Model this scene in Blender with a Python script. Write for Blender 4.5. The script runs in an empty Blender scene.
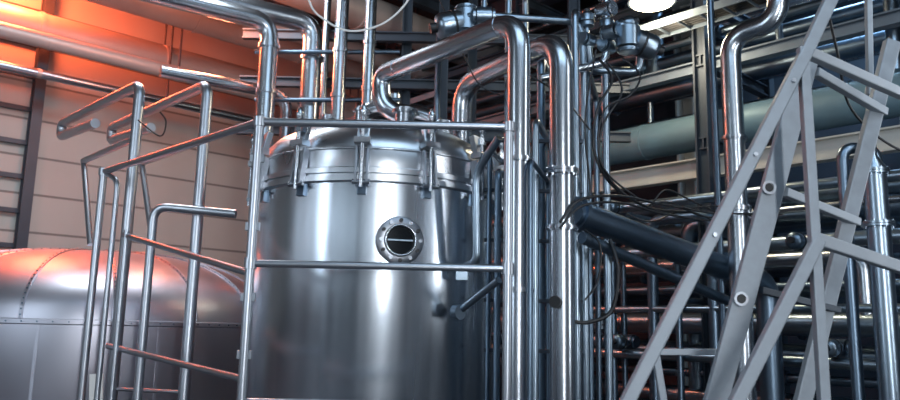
import bpy, math, random
from mathutils import Vector, Matrix
random.seed(7)
scene=bpy.context.scene
scene.view_settings.view_transform='Standard'
F=760.0
CAM=Vector((0,0,1.7))
ROT=Matrix.Rotation(math.radians(90+9.7),3,'X')@Matrix.Rotation(math.radians(1.2),3,'Z')
def W(px,py,D):
    d=ROT@Vector(((px-450)/F,(200-py)/F,-1.0))
    return CAM+d*(D/d.y)
U=Vector((.73,.68,0)).normalized(); V=Vector((U.y,-U.x,0)); Z=Vector((0,0,1))
L0=Vector((-7.1,12,0))
# ---------------- materials
def mat(name,col,metal=0.0,rough=.5,var=.0,scale=(3,3,3),emit=None,es=0,bump=0,rvar=0.0):
    m=bpy.data.materials.new(name); m.use_nodes=True
    nt=m.node_tree; b=nt.nodes['Principled BSDF']
    b.inputs['Base Color'].default_value=(*col,1); b.inputs['Metallic'].default_value=metal; b.inputs['Roughness'].default_value=rough
    tc=nt.nodes.new('ShaderNodeTexCoord'); mp=nt.nodes.new('ShaderNodeMapping'); mp.inputs['Scale'].default_value=scale
    n=nt.nodes.new('ShaderNodeTexNoise'); n.inputs['Scale'].default_value=1.0; n.inputs['Detail'].default_value=5
    nt.links.new(tc.outputs['Object'],mp.inputs[0]); nt.links.new(mp.outputs[0],n.inputs['Vector'])
    if var:
        mx=nt.nodes.new('ShaderNodeMix'); mx.data_type='RGBA'
        mx.inputs[6].default_value=(*[c*(1-var) for c in col],1); mx.inputs[7].default_value=(*[min(1,c*(1+var)) for c in col],1)
        nt.links.new(n.outputs['Fac'],mx.inputs[0]); nt.links.new(mx.outputs[2],b.inputs['Base Color'])
    if rvar:
        r=nt.nodes.new('ShaderNodeMapRange'); r.inputs['From Min'].default_value=.3; r.inputs['From Max'].default_value=.7
        r.inputs['To Min'].default_value=max(.03,rough-rvar); r.inputs['To Max'].default_value=rough+rvar
        nt.links.new(n.outputs['Fac'],r.inputs['Value']); nt.links.new(r.outputs[0],b.inputs['Roughness'])
    if bump:
        bp=nt.nodes.new('ShaderNodeBump'); bp.inputs['Strength'].default_value=bump; bp.inputs['Distance'].default_value=.01
        nt.links.new(n.outputs['Fac'],bp.inputs['Height']); nt.links.new(bp.outputs[0],b.inputs['Normal'])
    if emit:
        b.inputs['Emission Color'].default_value=(*emit,1); b.inputs['Emission Strength'].default_value=es
    return m
TANK=mat('brushed_tank_steel',(.56,.61,.67),1,.25,.12,(14,14,.15),rvar=.03)
LID=mat('lid_steel',(.58,.61,.65),1,.30,.06,(3,3,3),rvar=.03)
PIPE=mat('polished_pipe_steel',(.49,.53,.58),1,.26,.06,(4,4,2))
RAIL=mat('satin_rail_steel',(.48,.51,.56),1,.36,.06,(5,5,5))
DPIPE=mat('dark_pipe_steel',(.16,.22,.29),1,.36,.25,(3,3,3))
MPIPE=mat('mid_pipe_steel',(.29,.36,.43),1,.3,.2,(3,3,3))
RING=mat('sight_flange_steel',(.36,.38,.42),1,.38,.1,(3,3,3))
BLACK=mat('black_rubber',(.012,.013,.016),0,.45)
DARKF=mat('dark_painted_steel',(.032,.046,.066),.2,.5,.3)  # dark paint, its colour lifted towards blue to imitate haze
TEAL=mat('teal_insulation',(.13,.22,.275),.2,.55,.15)
ALU=mat('galvanised_aluminium',(.31,.345,.385),.3,.55,.22,(14,14,14),rvar=.08,bump=.06)
GALV=mat('galvanised_beam',(.15,.19,.235),.4,.55,.2,(8,8,8))
LTANK=mat('left_tank_steel',(.55,.55,.62),1,.42,.08,(2,2,1),rvar=.04)
GLASS=mat('sight_glass',(.008,.01,.012),0,.12)
CEIL=mat('ceiling_paint',(.045,.045,.05),0,.8,.2)
FLOOR=mat('floor_concrete',(.07,.08,.095),0,.5,.3)
WALLB=mat('wall_dark_cladding',(.028,.043,.066),0,.7,.3)  # blue lift in this colour stands in for hazy shadows
DUCT=mat('duct_paint',(.38,.34,.33),.3,.45,.1)
CONC=mat('column_paint',(.42,.42,.40),0,.6,.15)
WHITE=mat('white_cable',(.85,.83,.8),0,.5)
LAMP=mat('lamp_glow',(1,1,1),0,.5,emit=(1,.82,.5),es=30)
LAMPR=mat('lamp_red_glow',(1,1,1),0,.5,emit=(1,.32,.16),es=25)
FILLWIN=mat('fill_window_glow',(.8,.85,.9),0,.5,emit=(.72,.87,1),es=1.35)  # glow for unseen windows added to brighten the tank
def wallmat(name,c):
    m=mat(name,c,0,.6,.08,(1,1,1))
    nt=m.node_tree; b=nt.nodes['Principled BSDF']
    src=b.inputs['Base Color'].links[0].from_socket
    g=nt.nodes.new('ShaderNodeNewGeometry'); s=nt.nodes.new('ShaderNodeSeparateXYZ'); nt.links.new(g.outputs['Position'],s.inputs[0])
    a=nt.nodes.new('ShaderNodeMath'); a.operation='DIVIDE'; a.inputs[1].default_value=.62; nt.links.new(s.outputs['Z'],a.inputs[0])
    f=nt.nodes.new('ShaderNodeMath'); f.operation='FRACT'; nt.links.new(a.outputs[0],f.inputs[0])
    l=nt.nodes.new('ShaderNodeMath'); l.operation='LESS_THAN'; l.inputs[1].default_value=.06; nt.links.new(f.outputs[0],l.inputs[0])
    mx=nt.nodes.new('ShaderNodeMix'); mx.data_type='RGBA'; mx.inputs[7].default_value=(*[k*.38 for k in c],1)
    nt.links.new(l.outputs[0],mx.inputs[0]); nt.links.new(src,mx.inputs[6]); nt.links.new(mx.outputs[2],b.inputs['Base Color'])
    return m
WALLL=wallmat('wall_white_panels',(.37,.375,.36))
WALLR=wallmat('wall_blue_panels',(.22,.26,.31))
# ---------------- builder
def circ(r,n=16):
    if n==12: n=14
    return [(r*math.cos(2*math.pi*i/n),r*math.sin(2*math.pi*i/n)) for i in range(n)]
def rrect(w,h,c=None):
    c=c or min(w,h)*.12; o=[]
    for cx,cy,a0 in((w/2-c,h/2-c,0),(-w/2+c,h/2-c,90),(-w/2+c,-h/2+c,180),(w/2-c,-h/2+c,270)):
        for k in(0,45,90): o.append((cx+c*math.cos(math.radians(a0+k)),cy+c*math.sin(math.radians(a0+k))))
    return o
def ibeam(w,h,t):
    return [(w/2,h/2),(-w/2,h/2),(-w/2,h/2-t),(-t/2,h/2-t),(-t/2,-h/2+t),(-w/2,-h/2+t),(-w/2,-h/2),(w/2,-h/2),(w/2,-h/2+t),(t/2,-h/2+t),(t/2,h/2-t),(w/2,h/2-t)]
def fillet(pts,d,n=8):
    pts=[Vector(p) for p in pts]
    if not d: return pts
    out=[pts[0]]
    for i in range(1,len(pts)-1):
        a,b,c=pts[i-1],pts[i],pts[i+1]
        e=min(d,.48*(a-b).length,.48*(c-b).length)
        p=b+(a-b).normalized()*e; q=b+(c-b).normalized()*e
        for k in range(n+1):
            t=k/n; out.append(p*(1-t)**2+b*2*t*(1-t)+q*t*t)
    out.append(pts[-1]); return out
def catmull(pts,n=8):
    pts=[Vector(p) for p in pts]; P=[pts[0]]+pts+[pts[-1]]; o=[]
    for i in range(1,len(P)-2):
        a,b,c,d=P[i-1:i+3]
        for k in range(n):
            t=k/n; o.append(.5*((2*b)+(c-a)*t+(2*a-5*b+4*c-d)*t*t+(3*b-a-3*c+d)*t**3))
    o.append(pts[-1]); return o
class B:
    def __init__(s,name): s.name=name; s.v=[];s.f=[];s.mi=[];s.mats=[];s.sm=[]
    def add(s,vs,fs,m,smooth=True):
        if m not in s.mats: s.mats.append(m)
        k=s.mats.index(m); o=len(s.v)
        s.v+=[tuple(x) for x in vs]
        for f in fs: s.f.append([i+o for i in f]); s.mi.append(k); s.sm.append(smooth)
    def sweep(s,pts,sec,m,up=None,closed=False):
        pts=[Vector(p) for p in pts]
        q=[pts[0]]
        for p in pts[1:]:
            if (p-q[-1]).length>1e-5: q.append(p)
        pts=q; n=len(pts); L=len(sec)
        if n<2: return
        vs=[]; N=None
        for i in range(n):
            if closed: t=(pts[(i+1)%n]-pts[i-1]).normalized()
            elif i==0: t=(pts[1]-pts[0]).normalized()
            elif i==n-1: t=(pts[-1]-pts[-2]).normalized()
            else: t=((pts[i]-pts[i-1]).normalized()+(pts[i+1]-pts[i]).normalized()).normalized()
            if N is None:
                h=Vector(up) if up is not None else (Vector((0,0,1)) if abs(t.z)<.9 else Vector((0,1,0)))
                N=(h-t*h.dot(t)).normalized()
            else: N=(N-t*N.dot(t)).normalized()
            Bn=t.cross(N)
            for x,y in sec: vs.append(pts[i]+Bn*x+N*y)
        fs=[]
        for i in range(n if closed else n-1):
            j=(i+1)%n
            for k in range(L):
                k2=(k+1)%L; fs.append([i*L+k,i*L+k2,j*L+k2,j*L+k])
        if not closed: fs.append(list(range(L))[::-1]); fs.append([(n-1)*L+k for k in range(L)])
        s.add(vs,fs,m,L!=12)
    def tube(s,pts,r,m,fil=None,seg=16,smooth=False):
        if smooth: pts=catmull(pts)
        elif fil: pts=fillet(pts,fil)
        s.sweep(pts,circ(r,seg),m); return pts
    def bar(s,a,b,w,h,m,up=None): s.sweep([a,b],rrect(w,h),m,up)
    def cyl(s,p,ax,R,h,m,seg=20):
        ax=Vector(ax).normalized(); p=Vector(p); s.sweep([p-ax*h/2,p+ax*h/2],circ(R,seg),m)
    def lathe(s,prof,origin,m,seg=64,axis=(0,0,1)):
        ax=Vector(axis).normalized(); Q=ax.to_track_quat('Z','Y').to_matrix() if abs(ax.z)<.999 else Matrix.Identity(3)
        o=Vector(origin); vs=[];fs=[]
        for r,z in prof:
            for k in range(seg):
                a=2*math.pi*k/seg; vs.append(o+Q@Vector((r*math.cos(a),r*math.sin(a),z)))
        for i in range(len(prof)-1):
            for k in range(seg):
                k2=(k+1)%seg; fs.append([i*seg+k,i*seg+k2,(i+1)*seg+k2,(i+1)*seg+k])
        fs.append(list(range(seg))[::-1]); fs.append([(len(prof)-1)*seg+k for k in range(seg)])
        s.add(vs,fs,m)
    def ring(s,c,ax,R,r,m,n=40,seg=8):
        ax=Vector(ax).normalized(); a=ax.orthogonal().normalized(); b=ax.cross(a)
        s.sweep([Vector(c)+a*R*math.cos(2*math.pi*k/n)+b*R*math.sin(2*math.pi*k/n) for k in range(n)],circ(r,seg),m,closed=True)
    def flange(s,p,ax,r,m,th=.03,bolts=8):
        p=Vector(p); ax=Vector(ax).normalized()
        s.cyl(p-ax*th*.6,ax,r*1.55,th,m,24); s.cyl(p+ax*th*.6,ax,r*1.55,th,m,24)
        a=ax.orthogonal().normalized(); b=ax.cross(a)
        for k in range(bolts):
            t=2*math.pi*k/bolts; s.cyl(p+(a*math.cos(t)+b*math.sin(t))*r*1.32,ax,r*.1,th*3.6,m,6)
    def clamp(s,p,ax,r,m):
        s.cyl(p,ax,r*1.22,r*.42,m,20); s.cyl(p,ax,r*1.32,r*.2,m,20)
        a=Vector(ax).orthogonal().normalized(); s.cyl(Vector(p)+a*r*1.45,Vector(ax).cross(a),r*.16,r*.9,m,8)
    def valve(s,p,ax,r,m,up=Z,k=1.0):
        p=Vector(p); up=Vector(up).normalized()
        s.cyl(p,ax,r*1.5,r*2.4,m,16); s.clamp(p+Vector(ax)*r*1.6,ax,r,m); s.clamp(p-Vector(ax)*r*1.6,ax,r,m)
        s.cyl(p+up*r*2.2*k,up,r*.5,r*3*k,m,10)
        s.lathe([(r*.9,0),(r*1.5,r*.3),(r*1.55,r*2.6),(r*1.3,r*3.1),(r*.5,r*3.3)],p+up*r*3.2*k,m,20,up)
        s.cyl(p+up*(r*3.2*k+r*1.2),up,r*1.65,r*.25,BLACK,20)
        s.cyl(p+up*(r*3.2*k+r*3.6),up,r*.6,r*.8,BLACK,12)
    def done(s,parent=None):
        me=bpy.data.meshes.new(s.name); me.from_pydata(s.v,[],s.f)
        for m in s.mats: me.materials.append(m)
        me.polygons.foreach_set('material_index',s.mi); me.polygons.foreach_set('use_smooth',s.sm)
        me.update()
        try: me.set_sharp_from_angle(angle=math.radians(50))
        except Exception as e: print(e)
        me.polygons.foreach_set('use_smooth',s.sm)
        o=bpy.data.objects.new(s.name,me); scene.collection.objects.link(o)
        if parent: o.parent=parent
        return o
def floorpt(p): return Vector((p[0],p[1],0))
def pxm(w,D): return w/F*D
# ---------------- room shell
H=8.0
u0,u1,v0,v1=-14,9.5,0,20
def RP(u,v,z): return L0+U*u+V*v+Z*z
def slab(name,a,b,h0,h1,out,m):
    s=B(name); a=Vector(a);b=Vector(b);o=Vector(out)*.25
    c=[a,b,b+o,a+o]; vs=[p+Z*h0 for p in c]+[p+Z*h1 for p in c]
    s.add(vs,[[3,2,1,0],[4,5,6,7],[0,1,5,4],[1,2,6,5],[2,3,7,6],[3,0,4,7]],m,False); return s.done()
slab('wall_left',RP(u0,v0,0),RP(u1,v0,0),0,H,-V,WALLL)
slab('wall_back',RP(u1,v0,0),RP(u1,v1,0),0,H,U,WALLB)
slab('wall_right',RP(u0,v1,0),RP(u1,v1,0),0,H,V,WALLR)
slab('wall_rear',RP(u0,v0,0),RP(u0,v1,0),0,H,-U,WALLR)
for nm,z0,z1,m in(('floor',-.2,0,FLOOR),('ceiling',H,H+.2,CEIL)):
    s=B(nm); c=[RP(u0,v0,0),RP(u1,v0,0),RP(u1,v1,0),RP(u0,v1,0)]
    s.add([p+Z*z0 for p in c]+[p+Z*z1 for p in c],[[3,2,1,0],[4,5,6,7],[0,1,5,4],[1,2,6,5],[2,3,7,6],[3,0,4,7]],m,False); s.done()
n=1
for k in range(6):  # unseen rear windows, added as a broad bright reflection for the tank
    s=B('fill_window_%d'%n); n+=1
    c=RP(u0+.04,2.2+3.1*k,3.6)
    s.sweep([c-V*1.1,c+V*1.1],[(-1.9,-.02),(1.9,-.02),(1.9,.02),(-1.9,.02)],FILLWIN,up=U)
    for t in(-1.1,-.37,.37,1.1): s.bar(c+V*t+U*.05-Z*1.9,c+V*t+U*.05+Z*1.9,.07,.08,DARKF)
    for z in(-1.9,0,1.9): s.bar(c-V*1.14+U*.05+Z*z,c+V*1.14+U*.05+Z*z,.08,.07,DARKF)
    s.done()
for k in range(3):  # more added windows out of view, glowing as fill
    s=B('fill_window_%d'%n); n+=1
    c=RP(-11+3.6*k,v1-.04,3.6)
    s.sweep([c-U*1.1,c+U*1.1],[(-1.9,-.02),(1.9,-.02),(1.9,.02),(-1.9,.02)],FILLWIN,up=V)
    for t in(-1.1,-.37,.37,1.1): s.bar(c+U*t-V*.05-Z*1.9,c+U*t-V*.05+Z*1.9,.07,.08,DARKF)
    for z in(-1.9,0,1.9): s.bar(c-U*1.14-V*.05+Z*z,c+U*1.14-V*.05+Z*z,.08,.07,DARKF)
    s.done()
s=B('cable_ladder')
s.sweep([RP(.25,.14,0),RP(.25,.14,7.3)],ibeam(.16,.2,.03),DARKF,up=V)
for k in range(11):
    z=1.2+.56*k; s.bar(RP(-6,.07,z),RP(.25,.07,z),.05,.08,DARKF)
s.sweep([RP(-3,.15,0),RP(-3,.15,7.3)],ibeam(.2,.2,.03),DARKF,up=V)
s.done()
s=B('roof_truss')
for uu in(-2,1,4,7):
    s.sweep([RP(uu,0,7.75),RP(uu,20,7.75)],ibeam(.25,.45,.04),DUCT if uu<3 else DARKF,up=Z)
for vv in(1.5,4,6.5,9,11.5,14):
    s.sweep([RP(-8,vv,7.4),RP(9.5,vv,7.4)],ibeam(.16,.22,.03),DARKF,up=Z)
s.done()
s=B('ventilation_duct')
for vv,z,r in((.8,6.25,.27),(1.5,5.85,.12),(2.0,6.75,.28),(2.9,6.6,.17),(3.8,6.9,.3),(1.1,5.45,.07)):
    s.tube([RP(-9,vv,z),RP(9.4,vv,z)],r,DUCT if r>.1 else MPIPE,seg=20)
    for k in range(-8,10,2): s.cyl(RP(k,vv,z),U,r*1.06,.06,DUCT,20)
    for k in(-6,-2,2,6): s.tube([RP(k,vv,z+r*.8),RP(k,vv,7.98)],.02,DARKF,seg=6)
s.done()
# ---------------- main tank
TC=Vector((-.68,7.0,0)); R=1.08
def TP(a,r,z):
    a=math.radians(a); return TC+Vector((math.sin(a)*r,-math.cos(a)*r,z))
s=B('brewing_tank')
s.lathe([(.25,.35),(.8,.5),(R-.05,.72),(R,.85),(R,2.86)],TC,TANK,96)
s.lathe([(R,2.84),(R+.045,2.85),(R+.045,2.89),(R+.02,2.895),(R+.02,2.91),(R+.045,2.915),(R+.045,2.955),(R+.004,2.97),(R+.004,3.12),(R-.01,3.18),(R-.05,3.25),(R-.13,3.33),(R-.28,3.42),(.5,3.52),(.25,3.57),(.05,3.58)],TC,LID,96)
s.ring(TC+Z*3.12,Z,R+.004,.012,LID,80)
s.ring(TC+Z*1.1,Z,R+.002,.006,TANK,80)
for a in(45,135,225,315): s.tube([TP(a,.85,.0),TP(a,.85,.75)],.07,PIPE); s.cyl(TP(a,.85,.02),Z,.13,.04,PIPE)
def cz(z): return Z*(2.74+(z-2.64)*1.12)
for k in range(13):
    a=-1+27.7*k
    o=TP(a,1,0)-TC; o.normalize(); t=Z.cross(o)
    p=TC+o*(R+.06)
    for sd in(-.045,.045):
        s.bar(p+t*sd+cz(2.98)-o*.03,p+t*sd+cz(2.72)+o*.01,.018,.07,RAIL,up=o)
    s.bar(p+t*-.065+cz(3.02),p+t*.065+cz(3.02),.10,.05,LID)
    s.bar(p+cz(3.04)-o*.02,p+cz(3.18)-o*.06,.10,.05,LID,up=o)
    s.tube([p+cz(2.68)+o*.03,p+cz(3.20)+o*.02],.018,PIPE,seg=10)
    s.cyl(p+cz(3.13)+o*.02,Z,.036,.06,PIPE,6)
    s.lathe([(.02,0),(.03,.03),(.034,.05),(.02,.09),(.008,.11)],p+cz(3.19)+o*.02,PIPE,12)
    s.tube([p+t*-.07+cz(2.72)+o*.02,p+t*.07+cz(2.72)+o*.02],.022,PIPE,seg=10)
    s.bar(p+cz(2.76)-o*.06,p+cz(2.64)-o*.045,.07,.04,DPIPE,up=o)
a=15.5; o=(TP(a,1,0)-TC).normalized(); c=TC+o*(R-.03)+Z*2.385
s.lathe([(.19,0),(.19,.055),(.182,.062),(.132,.066),(.126,.088),(.116,.088),(.108,.045)],c,RING,48,o)
s.lathe([(.112,0),(.112,.05),(.02,.051)],c,GLASS,40,o)
s.ring(c+o*.085,o,.120,.009,PIPE,40)
t=Z.cross(o)
for k in range(12):
    q=2*math.pi*k/12; s.cyl(c+(t*math.cos(q)+Z*math.sin(q))*.158+o*.072,o,.016,.035,BLACK if k%2 else PIPE,6)
s.bar(c-t*.10+o*.062,c+t*.10+o*.062,.014,.014,MPIPE)
for a,r,h,rr in((35,.45,3.66,.09),(-20,.4,3.66,.06),(-70,.5,3.64,.05),(75,.62,3.6,.10),(160,.5,3.7,.06)):
    s.tube([TP(a,r,3.35),TP(a,r,h)],rr,PIPE); s.clamp(TP(a,r,h-.03),Z,rr,PIPE)
s.tube([W(499,138,5.75),W(476,172,5.95),W(477,262,6.0),W(462,268,6.1)],.032,MPIPE,fil=.12)
s.tube([W(499,280,5.7),W(458,312,6.1)],.028,MPIPE); s.cyl(W(458,312,6.05),V,.06,.06,MPIPE)
s.bar(W(462,268,6.1),W(462,280,6.1),.1,.06,MPIPE)
s.done()
# ---------------- left tank
s=B('fermentation_tank')
LC=Vector((-4.4,9.6,0)); RL=2.15
zr=1.67
prof=[(.6,.3),(RL-.1,.5),(RL,.7),(RL,zr),(RL+.02,zr+.01),(RL+.02,zr+.05),(RL,zr+.06)]
for k in range(1,13):
    t=math.radians(90*k/12.5); prof.append((RL*math.cos(t)**.75,zr+.07+.82*math.sin(t)))
s.lathe(prof,LC,LTANK,96)
for k in range(16):
    q=2*math.pi*k/16+.12
    pts=[LC+Vector((r*math.cos(q),r*math.sin(q),z+.002)) for r,z in prof[6:]]
    s.sweep(pts,rrect(.04,.016),LTANK)
    for j in range(len(pts)-1):
        for h in(.25,.75):
            pp=pts[j].lerp(pts[j+1],h); s.cyl(pp,(pp-LC-Z*1.2),.009,.03,DPIPE,6)
for k in range(96):
    q=2*math.pi*k/96; s.cyl(LC+Vector(((RL+.02)*math.cos(q),(RL+.02)*math.sin(q),zr+.03)),Vector((math.cos(q),math.sin(q),0)),.008,.02,DPIPE,6)
for q in range(12):
    t=2*math.pi*q/12+.2; d=Vector((math.cos(t),math.sin(t),0)); s.bar(LC+d*(RL+.001)+Z*.72,LC+d*(RL+.001)+Z*zr,.03,.008,LTANK,up=d)
for q in(0,90,180,270):
    c=LC+Vector((1.6*math.cos(math.radians(q+45)),1.6*math.sin(math.radians(q+45)),0)); s.tube([c,c+Z*.6],.1,LTANK)
s.done()
# ---------------- railing cage
s=B('safety_railing')
r=.030
A=W(264,123,5.4); Bp=W(509,126,5.4); C=W(101,172,7.0)
A.x=W(250,270,5.4).x; C.x=W(94,270,7.0).x
A.z=Bp.z=(A.z+Bp.z)/2
for p in(A,Bp,C): s.tube([floorpt(p),p],r*1.15,RAIL); s.cyl(p,Z,r*1.5,.07,RAIL); s.cyl(floorpt(p)+Z*.01,Z,.08,.02,RAIL)
s.tube([A,Bp],r,RAIL); s.tube([A,C],r,RAIL)
Mz=W(380,266,5.4).z
s.tube([Vector((A.x,A.y,Mz)),Vector((Bp.x,Bp.y,Mz))],r*.9,RAIL)
for p in(A,Bp): s.cyl(Vector((p.x,p.y,Mz)),Z,r*1.5,.08,RAIL)
Lz=1.18
s.tube([Vector((A.x,A.y,Lz)),Vector((Bp.x,Bp.y,Lz))],r,RAIL)
pa=W(236,273,5.4); pa.x=A.x
s.tube([pa,W(124,235,6.75)],r*.85,RAIL); s.tube([Vector((A.x,A.y,W(236,379,5.4).z)),W(108,346,6.95)],r*.85,RAIL)
p=W(116,200,6.85); s.tube([floorpt(p),Vector((p.x,p.y,W(116,180,6.85).z)),C],r*.8,RAIL,fil=.1)
p=W(127,230,6.7); s.tube([floorpt(p),p],r*.8,RAIL)
for z in(2.9,2.4,1.9,1.5): s.bar(Vector((A.x-.05,A.y,z)),Vector((A.x+.05,A.y,z)),.03,.06,RAIL)
q=W(98,385,7.0); s.bar(q+Vector((0,-.05,.1)),q+Vector((.02,-.05,-.15)),.12,.02,WHITE)
s.done()
s=B('ladder_handrail')
for (xp,yp,D) in((131,84,7.2),(201,84,7.0)):
    a=W(xp,yp,D); b=a-V*(2.15 if xp<150 else 2.35)
    m=W(xp-8,250,D)
    a.x=m.x+.02
    s.tube([floorpt(a),a,b,b-Z*.16,b-Z*.22+V*1.2],.052,RAIL,fil=.14)
    s.tube([a-Z*.55,a-Z*.55-V*1.5],.035,RAIL)
    s.cyl(floorpt(a)+Z*.01,Z,.1,.02,RAIL)
    s.tube([a-Z*.55-V*1.5,Vector((a.x,a.y,.0))-V*1.0+Z*2.5],.03,RAIL)
a=W(146,300,6.9); tp=Vector((a.x,a.y,W(150,206,6.9).z))
s.tube([floorpt(a),tp,W(236,214,6.9)],.04,RAIL,fil=.14)
for z in(.5,.8,1.1):
    p=W(130,250,7.2);q2=W(198,250,7.0); s.tube([Vector((p.x,p.y,z)),Vector((q2.x,q2.y,z))],.018,RAIL,seg=8)
s.done()
# ---------------- swan neck pipes
s=B('vapour_pipe')
p0=W(517,19,5.6); xb=W(518,250,5.6).x; p0.x=xb
rr=pxm(12,5.6)
hx=W(380,85,7.0); hx.z=p0.z
s.tube([Vector((xb,5.6,0)),p0,hx,hx-Z*.32+V*.05,Vector((hx.x+.25,hx.y-.02,hx.z-.42)),Vector((hx.x+.32,hx.y,3.4))],rr,PIPE,fil=.26,seg=28)
for py in(160,290): 
    c=W(517,py,5.6); c.x=xb; s.clamp(c,Z,rr,PIPE)
for f in(.12,.85): s.cyl(p0.lerp(hx,f),(hx-p0),rr*1.05,.02,PIPE,28)
s.done()
s=B('process_pipe')
p0=W(556,38,5.85); xb=W(562,250,5.85).x; p0.x=xb; rr=pxm(12.5,5.85)
hx=W(462,98,7.1); hx.z=p0.z
s.tube([Vector((xb,5.85,0)),p0,hx,hx-Z*.75],rr,PIPE,fil=.28,seg=28)
for py in(172,228):
    c=W(562,py,5.85); c.x=xb; s.flange(c,Z,rr*.9,PIPE,.02) if py==172 else s.clamp(c,Z,rr,PIPE)
c=W(555,302,5.7); c.x=xb-.07; s.cyl(c,Vector((-.3,-1,0)),.045,.1,BLACK)
for px,D,t,rp,m in((488,6.3,150,.022,DPIPE),(497,6.2,170,.03,DPIPE),(535,6.1,120,.03,MPIPE),(577,6.4,10,.035,MPIPE),(530,5.5,160,.02,DPIPE),(541,6.9,60,.04,DPIPE),(506,6.8,-40,.03,MPIPE),(590,6.9,70,.03,DPIPE)):
    c=W(px,300,D); z=W(px,t,D).z; s.tube([Vector((c.x,D,0)),Vector((c.x,D,z)),Vector((c.x+.25,D+.9,z+.02)),Vector((c.x+.25,D+.9,0.0))],rp,m,fil=.1,seg=12)
for py in(140,190,240,300,350):
    s.bar(W(484,py,6.3),W(582,py+2,6.4),.04,.03,DARKF)
s.done()
s=B('riser_pipe')
for pts,rp in((([ (262,300),(265,22),(214,5)],9.2),9.5),(([(300,300),(313,24),(280,38)],9.6),10.5),(([(336,300),(341,-60)],9.3),7),(([(364,300),(371,-60)],9.0),6),(([(281,300),(284,95),(262,96)],9.8),6),(([(322,300),(325,-60)],10.2),4),(([(392,300),(392,95)],9.6),7)):
    P,D=pts; pp=[W(x,y,D) for x,y in P]; xm=pp[0].x*.4+pp[1].x*.6; pp[0].x=pp[1].x=xm
    if len(pp)==3: pp[2]=pp[1]-V*.3-U*1.6; 
    pp[0].z=0
    if P[1][1]<0: pp[1].z=7.99
    s.tube(pp,pxm(rp,D),PIPE,fil=.26,seg=20)
    for z in(3.7,4.6,5.2):
        if z<pp[1].z-.3: s.cyl(Vector((xm,D,z)),Z,pxm(rp,D)*1.2,.05,PIPE)
c=W(362,105,8.3); s.tube([Vector((c.x,8.3,0)),c,W(440,118,8.2),floorpt(W(440,118,8.2))],.09,PIPE,fil=.25)
for py,D in((52,9.4),(100,9.4)): s.tube([W(255,py,D),W(400,py,D)],.03,DPIPE)
s.done()
s=B('support_frame')
for px,D in((402,10.5),(440,10),(575,9.0),(470,11)):
    c=W(px,200,D); s.sweep([Vector((c.x,D,0)),Vector((c.x,D,7.98))],ibeam(.12,.14,.02),DARKF,up=Vector((1,0,0)))
for z in(4.4,5.1,5.8): s.sweep([Vector((-3,10.3,z)),Vector((2.5,10.3,z))],ibeam(.1,.14,.02),DARKF,up=Z)
s.done()
# ---------------- valves up top
s=B('pneumatic_valve')
c=W(484,16,6.5); s.valve(c,Vector((1,0,0)),.055,MPIPE,Z,1); s.valve(W(466,22,6.6),Vector((0,0,1)),.08,MPIPE,Vector((-1,-.2,-.3)),.1)
s.tube([W(463,22,6.6),c],.04,PIPE)
s.tube([c-Vector((.12,0,0)),W(440,18,6.6),W(437,96,7.3),W(437,128,7.3)],.03,DPIPE,fil=.12)
s.tube([c+Vector((.1,0,0)),W(580,22,6.6),W(583,60,6.6),floorpt(W(583,60,6.6))],.035,MPIPE,fil=.12)
s.done()
s=B('pneumatic_valve')
q=W(605,75,6.6)
s.tube([Vector((q.x,q.y,0)),q],.035,MPIPE)
for x,y in((587,40),(607,46)):
    c=W(x,y,6.6); s.valve(c,Z.cross(V),.045,MPIPE,Z,.8)
s.valve(W(628,38,6.5),Z,.075,MPIPE,Vector((1,.2,-.3)),.2)
s.valve(W(606,10,6.6),V,.05,PIPE,Z,.6)
s.valve(W(612,32,6.5),V,.05,MPIPE,Vector((1,0,.5)),.4)
s.tube([W(587,40,6.6),W(590,70,6.7),W(640,72,6.7),W(640,40,6.6)],.04,MPIPE,fil=.1)
s.tube([W(540,78,6.4),W(606,62,6.6),W(606,0,6.6)],.035,PIPE,fil=.1)
s.done()
# ---------------- right pipe rack
def Q(a,b,z): return Vector((2.27,11.5,0))+V*a+U*b+Z*z
s=B('insulated_pipe')
s.tube([Q(-5,-.2,4.42),Q(7,-.2,4.42)],.25,TEAL,seg=28)
for a in range(-5,8): s.cyl(Q(a,-.2,4.42),V,.26,.05,TEAL,28)
s.done()
s=B('pipe_rack')
for a in(-4,-.9,2.2,5.3):
    for b in(-.75,1.1):
        s.sweep([Q(a,b,0),Q(a,b,7.2)],ibeam(.16,.18,.025),DARKF,up=V)
    for z in(2.1,3.0,4.1,5.2,6.1,7.0): s.sweep([Q(a,-.8,z),Q(a,1.2,z)],ibeam(.12,.16,.02),DARKF,up=Z)
s.sweep([Q(-5,-.6,3.82),Q(7,-.6,3.82)],ibeam(.16,.26,.02),CONC,up=Z)
s.sweep([Q(-5,-.65,5.15),Q(7,-.65,5.15)],ibeam(.14,.16,.02),GALV,up=Z)
s.sweep([Q(-5,-.65,6.2),Q(7,-.65,6.2)],ibeam(.14,.16,.02),DARKF,up=Z)
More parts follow.
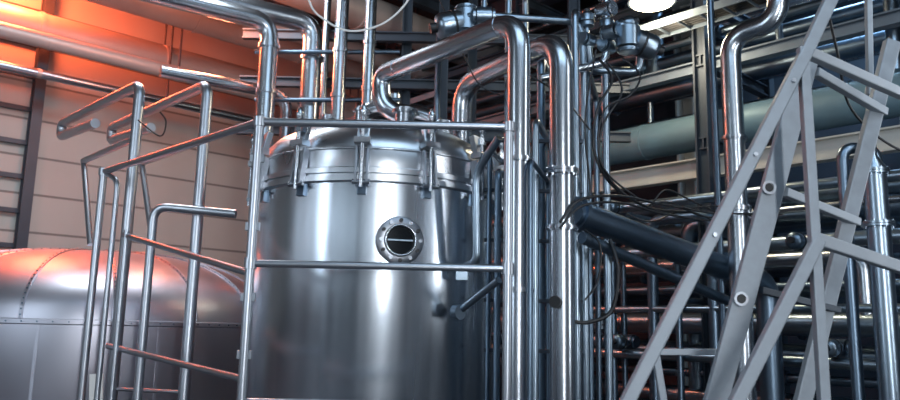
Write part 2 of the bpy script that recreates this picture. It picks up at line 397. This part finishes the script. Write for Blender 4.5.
for z in(2.28,2.6,3.2,3.45,4.9,5.4,5.65,5.95,6.35,6.6,6.85,1.2,1.5,.9,1.85):
    for b in(-.45,.1,.6,.95):
        if random.random()<.6:
            r_=random.choice([.045,.06,.08,.1,.12,.14]); m=random.choice([PIPE,MPIPE,DPIPE,DPIPE,DPIPE,MPIPE])
            a0=-5 if random.random()<.75 else random.uniform(-1,2); a1=7 if random.random()<.75 else random.uniform(3,6)
            pts=[Q(a0,b,z),Q(a1,b,z)]
            if a0>-5: pts=[Q(a0,b,max(0,z-random.uniform(.6,1.6)))]+pts
            if a1<7: pts=pts+[Q(a1,b,max(0,z-random.uniform(.6,1.8)))]
            s.tube(pts,r_,m,fil=.2,seg=12)
            for k in range(2):
                a=random.uniform(max(a0,-1),min(a1,6)); 
                if random.random()<.5: s.flange(Q(a,b,z),V,r_,m,.02,6)
                else: s.clamp(Q(a,b,z),V,r_,m)
for k in range(11):
    a=random.uniform(-1.2,5.5); b=random.uniform(-1.6,-.85); z=random.uniform(1.6,3.4); r_=random.choice([.03,.04,.05,.07])
    m=random.choice([MPIPE,DPIPE,DPIPE]); e=random.choice([-1,1])
    s.tube([Q(a,b,0),Q(a,b,z),Q(a,b+.9,z)] if random.random()<.5 else [Q(a,b,0),Q(a,b,z),Q(a+e*.8,b,z),Q(a+e*.8,b,0)],r_,m,fil=.16,seg=12)
    if random.random()<.6: s.flange(Q(a,b,z*.6),Z,r_,m,.02,6)
for k in range(9):
    a=random.uniform(-.8,4.5); z=random.choice([2.2,2.7,1.6,3.3,1.2]); s.valve(Q(a,-1.15,z),V,.06,random.choice([MPIPE,DPIPE]),Z if random.random()<.5 else -U,.7)
for z,rr_ in((1.45,.06),(2.0,.045),(2.7,.08),(3.3,.06)): s.tube([Q(-1.3,-1.25,z),Q(5,-1.25,z)],rr_,MPIPE,seg=12)
s.done()
s=B('cable_tray')
for b in(-1.0,-1.35):
    s.sweep([Q(-5,b,5.6),Q(7,b,5.6)],rrect(.02,.1),GALV,up=Z)
for k in range(40): s.bar(Q(-5+.3*k,-1.0,5.57),Q(-5+.3*k,-1.35,5.57),.02,.03,GALV)
for k in range(6): s.tube([Q(-5,-1.05-.05*k,5.6),Q(7,-1.05-.05*k,5.6+.01*k)],.018,BLACK,seg=8)
s.done()
s=B('drain_pipe')
a=W(572,212,6.2); b=W(725,268,7.6)
s.tube([a,b,b+(b-a).normalized()*.8,floorpt(b+(b-a).normalized()*.8)],.12,DPIPE,fil=.2,seg=24)
s.cyl(a.lerp(b,.03),b-a,.145,.05,DPIPE,24); s.flange(b,b-a,.1,DPIPE,.025)
s.tube([a-Z*.22+V*.1,b-Z*.32],.05,DPIPE)
s.done()
s=B('transfer_pipe')
c=W(735,160,7.2); z=W(733,36,7.2).z
s.tube([Vector((c.x,7.2,0)),Vector((c.x,7.2,z)),Vector((c.x,7.2,z))+V*.5+Z*0,Vector((c.x,7.2,7.99))+V*.5],pxm(10.5,7.2),PIPE,fil=.24,seg=24)
s.flange(Vector((c.x,7.2,2.9)),Z,pxm(9,7.2),PIPE,.02); s.clamp(Vector((c.x,7.2,3.6)),Z,pxm(10,7.2),PIPE)
c=W(722,300,7.6); s.tube([floorpt(c),Vector((c.x,c.y,7.9))],.035,DPIPE)
s.done()
s=B('transfer_pipe')
c=W(884,300,6.3); z=W(882,172,6.3).z
s.tube([Vector((c.x,6.3,0)),Vector((c.x,6.3,z))],pxm(11,6.3),MPIPE,seg=24)
s.flange(Vector((c.x,6.3,z)),Z,pxm(9,6.3),MPIPE,.02); s.flange(Vector((c.x,6.3,z-.45)),Z,pxm(10,6.3),MPIPE,.02)
s.lathe([(.09,0),(.085,.05),(.03,.14),(.03,.7),(.02,.75)],Vector((c.x,6.3,z)),MPIPE,20)
c2=W(852,300,6.5); s.tube([Vector((c2.x,6.5,0)),Vector((c2.x,6.5,W(852,148,6.5).z)),Vector((c2.x+.3,6.5,W(852,148,6.5).z)),Vector((c2.x+.3,6.6,0))],.05,DPIPE,fil=.12)
s.done()
s=B('building_column')
for px,D,w in((688,13.1,.44),(905,10.6,.3)):
    c=W(px,30,D); s.sweep([Vector((c.x,c.y,0)),Vector((c.x,c.y,7.98))],ibeam(w,w*.8,.04),CONC,up=V)
s.done()
# ---------------- foreground stairs
s=B('metal_staircase')
D=3.6
def seg(p,q,w,h,m=ALU,floor=False,up=Vector((0,1,0))):
    p=Vector(p);q=Vector(q)
    if floor: q=p+(q-p)*(p.z/(p.z-q.z))
    s.bar(p,q,w,h,m,up)
    return p,q
wA=pxm(13,D)
top=W(807,50,D)
seg(top,W(628,400,D),wA,.06,floor=True)
seg(W(836,-12,D),top,wA,.06)
cx=W(813,220,D).x
seg(Vector((cx,D,top.z+.01)),Vector((cx,D,.5)),pxm(10,D),.05,floor=True)
seg(top+Vector((0,.02,0)),W(908,97,D+.5),pxm(11,D),.05)
seg(W(818,240,D),W(737,400,D),wA,.06,floor=True)
seg(W(815,239,D),W(908,270,D+.4),pxm(13,D),.05)
D2=3.95
p,q=seg(W(806,62,D2),W(716,400,D2),pxm(22,D2),.05,floor=True)
for px,py in((768,188),(740,299)):
    c=W(px,py,D2-.03); s.lathe([(.030,0),(.036,.012),(.036,.02),(.024,.02),(.022,.006)],c,RAIL,24,(0,-1,0)); s.cyl(c+Vector((0,-.008,0)),Vector((0,1,0)),.023,.012,BLACK,20)
D3=4.3
p3,q3=seg(W(892,42,D3),W(803,400,D3),pxm(15,D3),.06,floor=True)
seg(W(815,72,D2),W(884,112,D3),pxm(9,D2),.05)
seg(W(784,192,D2),W(857,222,D3),pxm(9,D2),.05)
seg(W(760,290,D2),W(838,310,D3),pxm(7,D2),.04,DARKF)
seg(W(870,95,D3+.3),W(868,-20,D3+.3),pxm(6,D3),.04)
for k in range(1,9):
    f=k/9; a=p.lerp(q,f); b=p3.lerp(q3,f)
    if a.z>1.3: continue
    s.bar(a,b,.22,.03,GALV,up=Z)
seg(W(655,350,4.3),W(663,400,4.3),.04,.04,floor=True); seg(W(655,352,4.3),W(735,352,4.3),.035,.035)
for f in(.1,.32,.55): # bolts on joints
    c=top.lerp(W(628,400,D),f); s.cyl(c+Vector((0,-.035,0)),Vector((0,1,0)),.011,.02,RAIL,6)
s.done()
# ---------------- cables
s=B('cable_bundle')
def cab(P,r=.012,m=BLACK): s.tube([W(*p) for p in P],r*.85,m,smooth=True,seg=8)
cab([(600,60,6.4),(612,80,6.3),(597,110,6.2),(594,150,6.2),(612,185,6.3),(650,208,6.6),(690,212,7.0)],.014)
cab([(606,60,6.4),(622,90,6.3),(603,125,6.2),(600,160,6.2),(622,192,6.3),(660,212,6.6),(700,220,7.1)],.012)
cab([(622,58,6.4),(640,75,6.3),(630,95,6.2),(606,108,6.2),(598,140,6.15),(606,172,6.2),(640,200,6.4)],.010)
cab([(560,222,5.7),(580,200,5.8),(620,196,6.1),(660,204,6.5),(720,214,7.2)],.014)
cab([(560,228,5.7),(582,206,5.8),(622,203,6.1),(664,214,6.5),(720,222,7.2)],.012)
cab([(596,50,6.5),(585,120,6.4),(590,190,6.3),(584,215,6.2)],.010)
cab([(650,208,6.6),(665,190,6.6),(690,200,6.8),(715,212,7.2)],.010)
cab([(585,230,6.2),(600,245,6.1),(598,280,6.1),(585,300,6.0)],.010)
cab([(610,240,6.3),(618,270,6.2),(612,310,6.2),(590,322,6.1),(575,322,6.1)],.020)
cab([(440,0,6.6),(466,60,6.5),(480,85,6.5),(500,95,6.5)],.008)
cab([(520,70,6.3),(560,95,6.2),(590,130,6.2)],.009)
for k in range(4): 
    x=random.uniform(620,700); y=random.uniform(195,215); cab([(x,y,6.6),(x+25,y+random.uniform(-8,10),6.7),(x+60,y+random.uniform(-6,12),7.0),(x+100,y+random.uniform(0,15),7.4)],.009)
s.done()
s=B('hanging_wire')
s.tube([W(*p) for p in((300,-60,6.5),(309,0,6.5),(325,20,6.5),(350,31,6.5),(380,25,6.5),(402,8,6.5),(410,-10,6.5),(412,-60,6.5))],.010,WHITE,smooth=True,seg=8)
s.done()
s=B('hanging_wire')
s.tube([W(*p) for p in((138,120,7.1),(160,136,7.1),(166,122,7.1),(160,112,7.1))],.008,BLACK,smooth=True,seg=8)
s.tube([W(*p) for p in((830,20,4.2),(838,55,4.3),(852,110,4.5),(900,150,4.8),(960,160,5))],.008,BLACK,smooth=True,seg=8)
s.done()
# ---------------- lamps
def look(o,t): o.rotation_euler=(Vector(t)-o.location).to_track_quat('-Z','Y').to_euler()
def area(name,loc,tgt,sx,sy,e,col):
    l=bpy.data.lights.new(name,'AREA'); l.shape='RECTANGLE'; l.size=sx; l.size_y=sy; l.energy=e; l.color=col
    o=bpy.data.objects.new(name,l); scene.collection.objects.link(o); o.location=loc; look(o,tgt); return o
def highbay(c,m,R_=.3):
    s=B('high_bay_lamp'); s.lathe([(R_,0),(R_*1.02,.02),(R_*.8,.18),(R_*.4,.32),(R_*.3,.5),(.05,.52)],c,DARKF,32)
    s.lathe([(R_*.3,-.03),(R_*.85,-.02),(R_*.93,.01)],c,m,32); s.tube([c+Z*.5,Vector((c.x,c.y,7.99))],.02,DARKF,seg=8); return s.done()
def point(c,e,col,rad=.2):
    l=bpy.data.lights.new('lamp_light','POINT'); l.energy=e; l.color=col; l.shadow_soft_size=rad
    o=bpy.data.objects.new('lamp_light',l); scene.collection.objects.link(o); o.location=c
c=W(652,2,9.0); highbay(c,LAMP,.3); point(c-Z*.35,110,(1,.84,.6))
c=W(222,-6,9.8); highbay(c,LAMPR,.3); point(c-Z*.4,150,(1,.25,.12))
c=W(20,-60,10.8); highbay(c,LAMPR,.3); point(c-Z*.45,900,(1,.12,.035),.4)  # lamp added out of view, stands in for the red light leak
area('added_strip_light',(1.9,-3.5,3.2),(-.6,7,2.4),.35,4.5,300,(.92,.96,1))  # added behind the camera to draw the tank's central streak
area('added_strip_light',(4.5,4.05,3.6),(-.3,6.3,2.4),.22,4.5,60,(.88,.94,1))  # added strip, placed to reflect as a streak right of the porthole
area('added_strip_light',(-5.5,1.0,4.0),(-1,7,2.2),.9,4,90,(.75,.88,1))  # added soft strip lighting the tank from the left
area('fill_area_light',(1.5,2,7.6),(1.5,5,0),6,4,240,(.58,.79,1))  # added overhead soft fill, no fitting there
area('fill_area_light',(6,9.5,7.1),(6,9.5,0),3,1.2,200,(.5,.75,1))  # added blue fill for the right background
area('fill_area_light',(-3.5,8.0,7.0),(-6.0,12.5,1.0),2.5,1.5,240,(.84,.93,1))  # added cool fill aimed at the left wall
w=bpy.data.worlds.new('World'); scene.world=w; w.use_nodes=True; w.node_tree.nodes['Background'].inputs[0].default_value=(.1,.13,.18,1)
cd=bpy.data.cameras.new('camera'); cam=bpy.data.objects.new('camera',cd); scene.collection.objects.link(cam)
cd.lens=F/900*36; cd.sensor_width=36; cam.matrix_world=Matrix.Translation(CAM)@ROT.to_4x4(); scene.camera=cam
cd.dof.use_dof=True; cd.dof.focus_distance=5.4; cd.dof.aperture_fstop=2.0
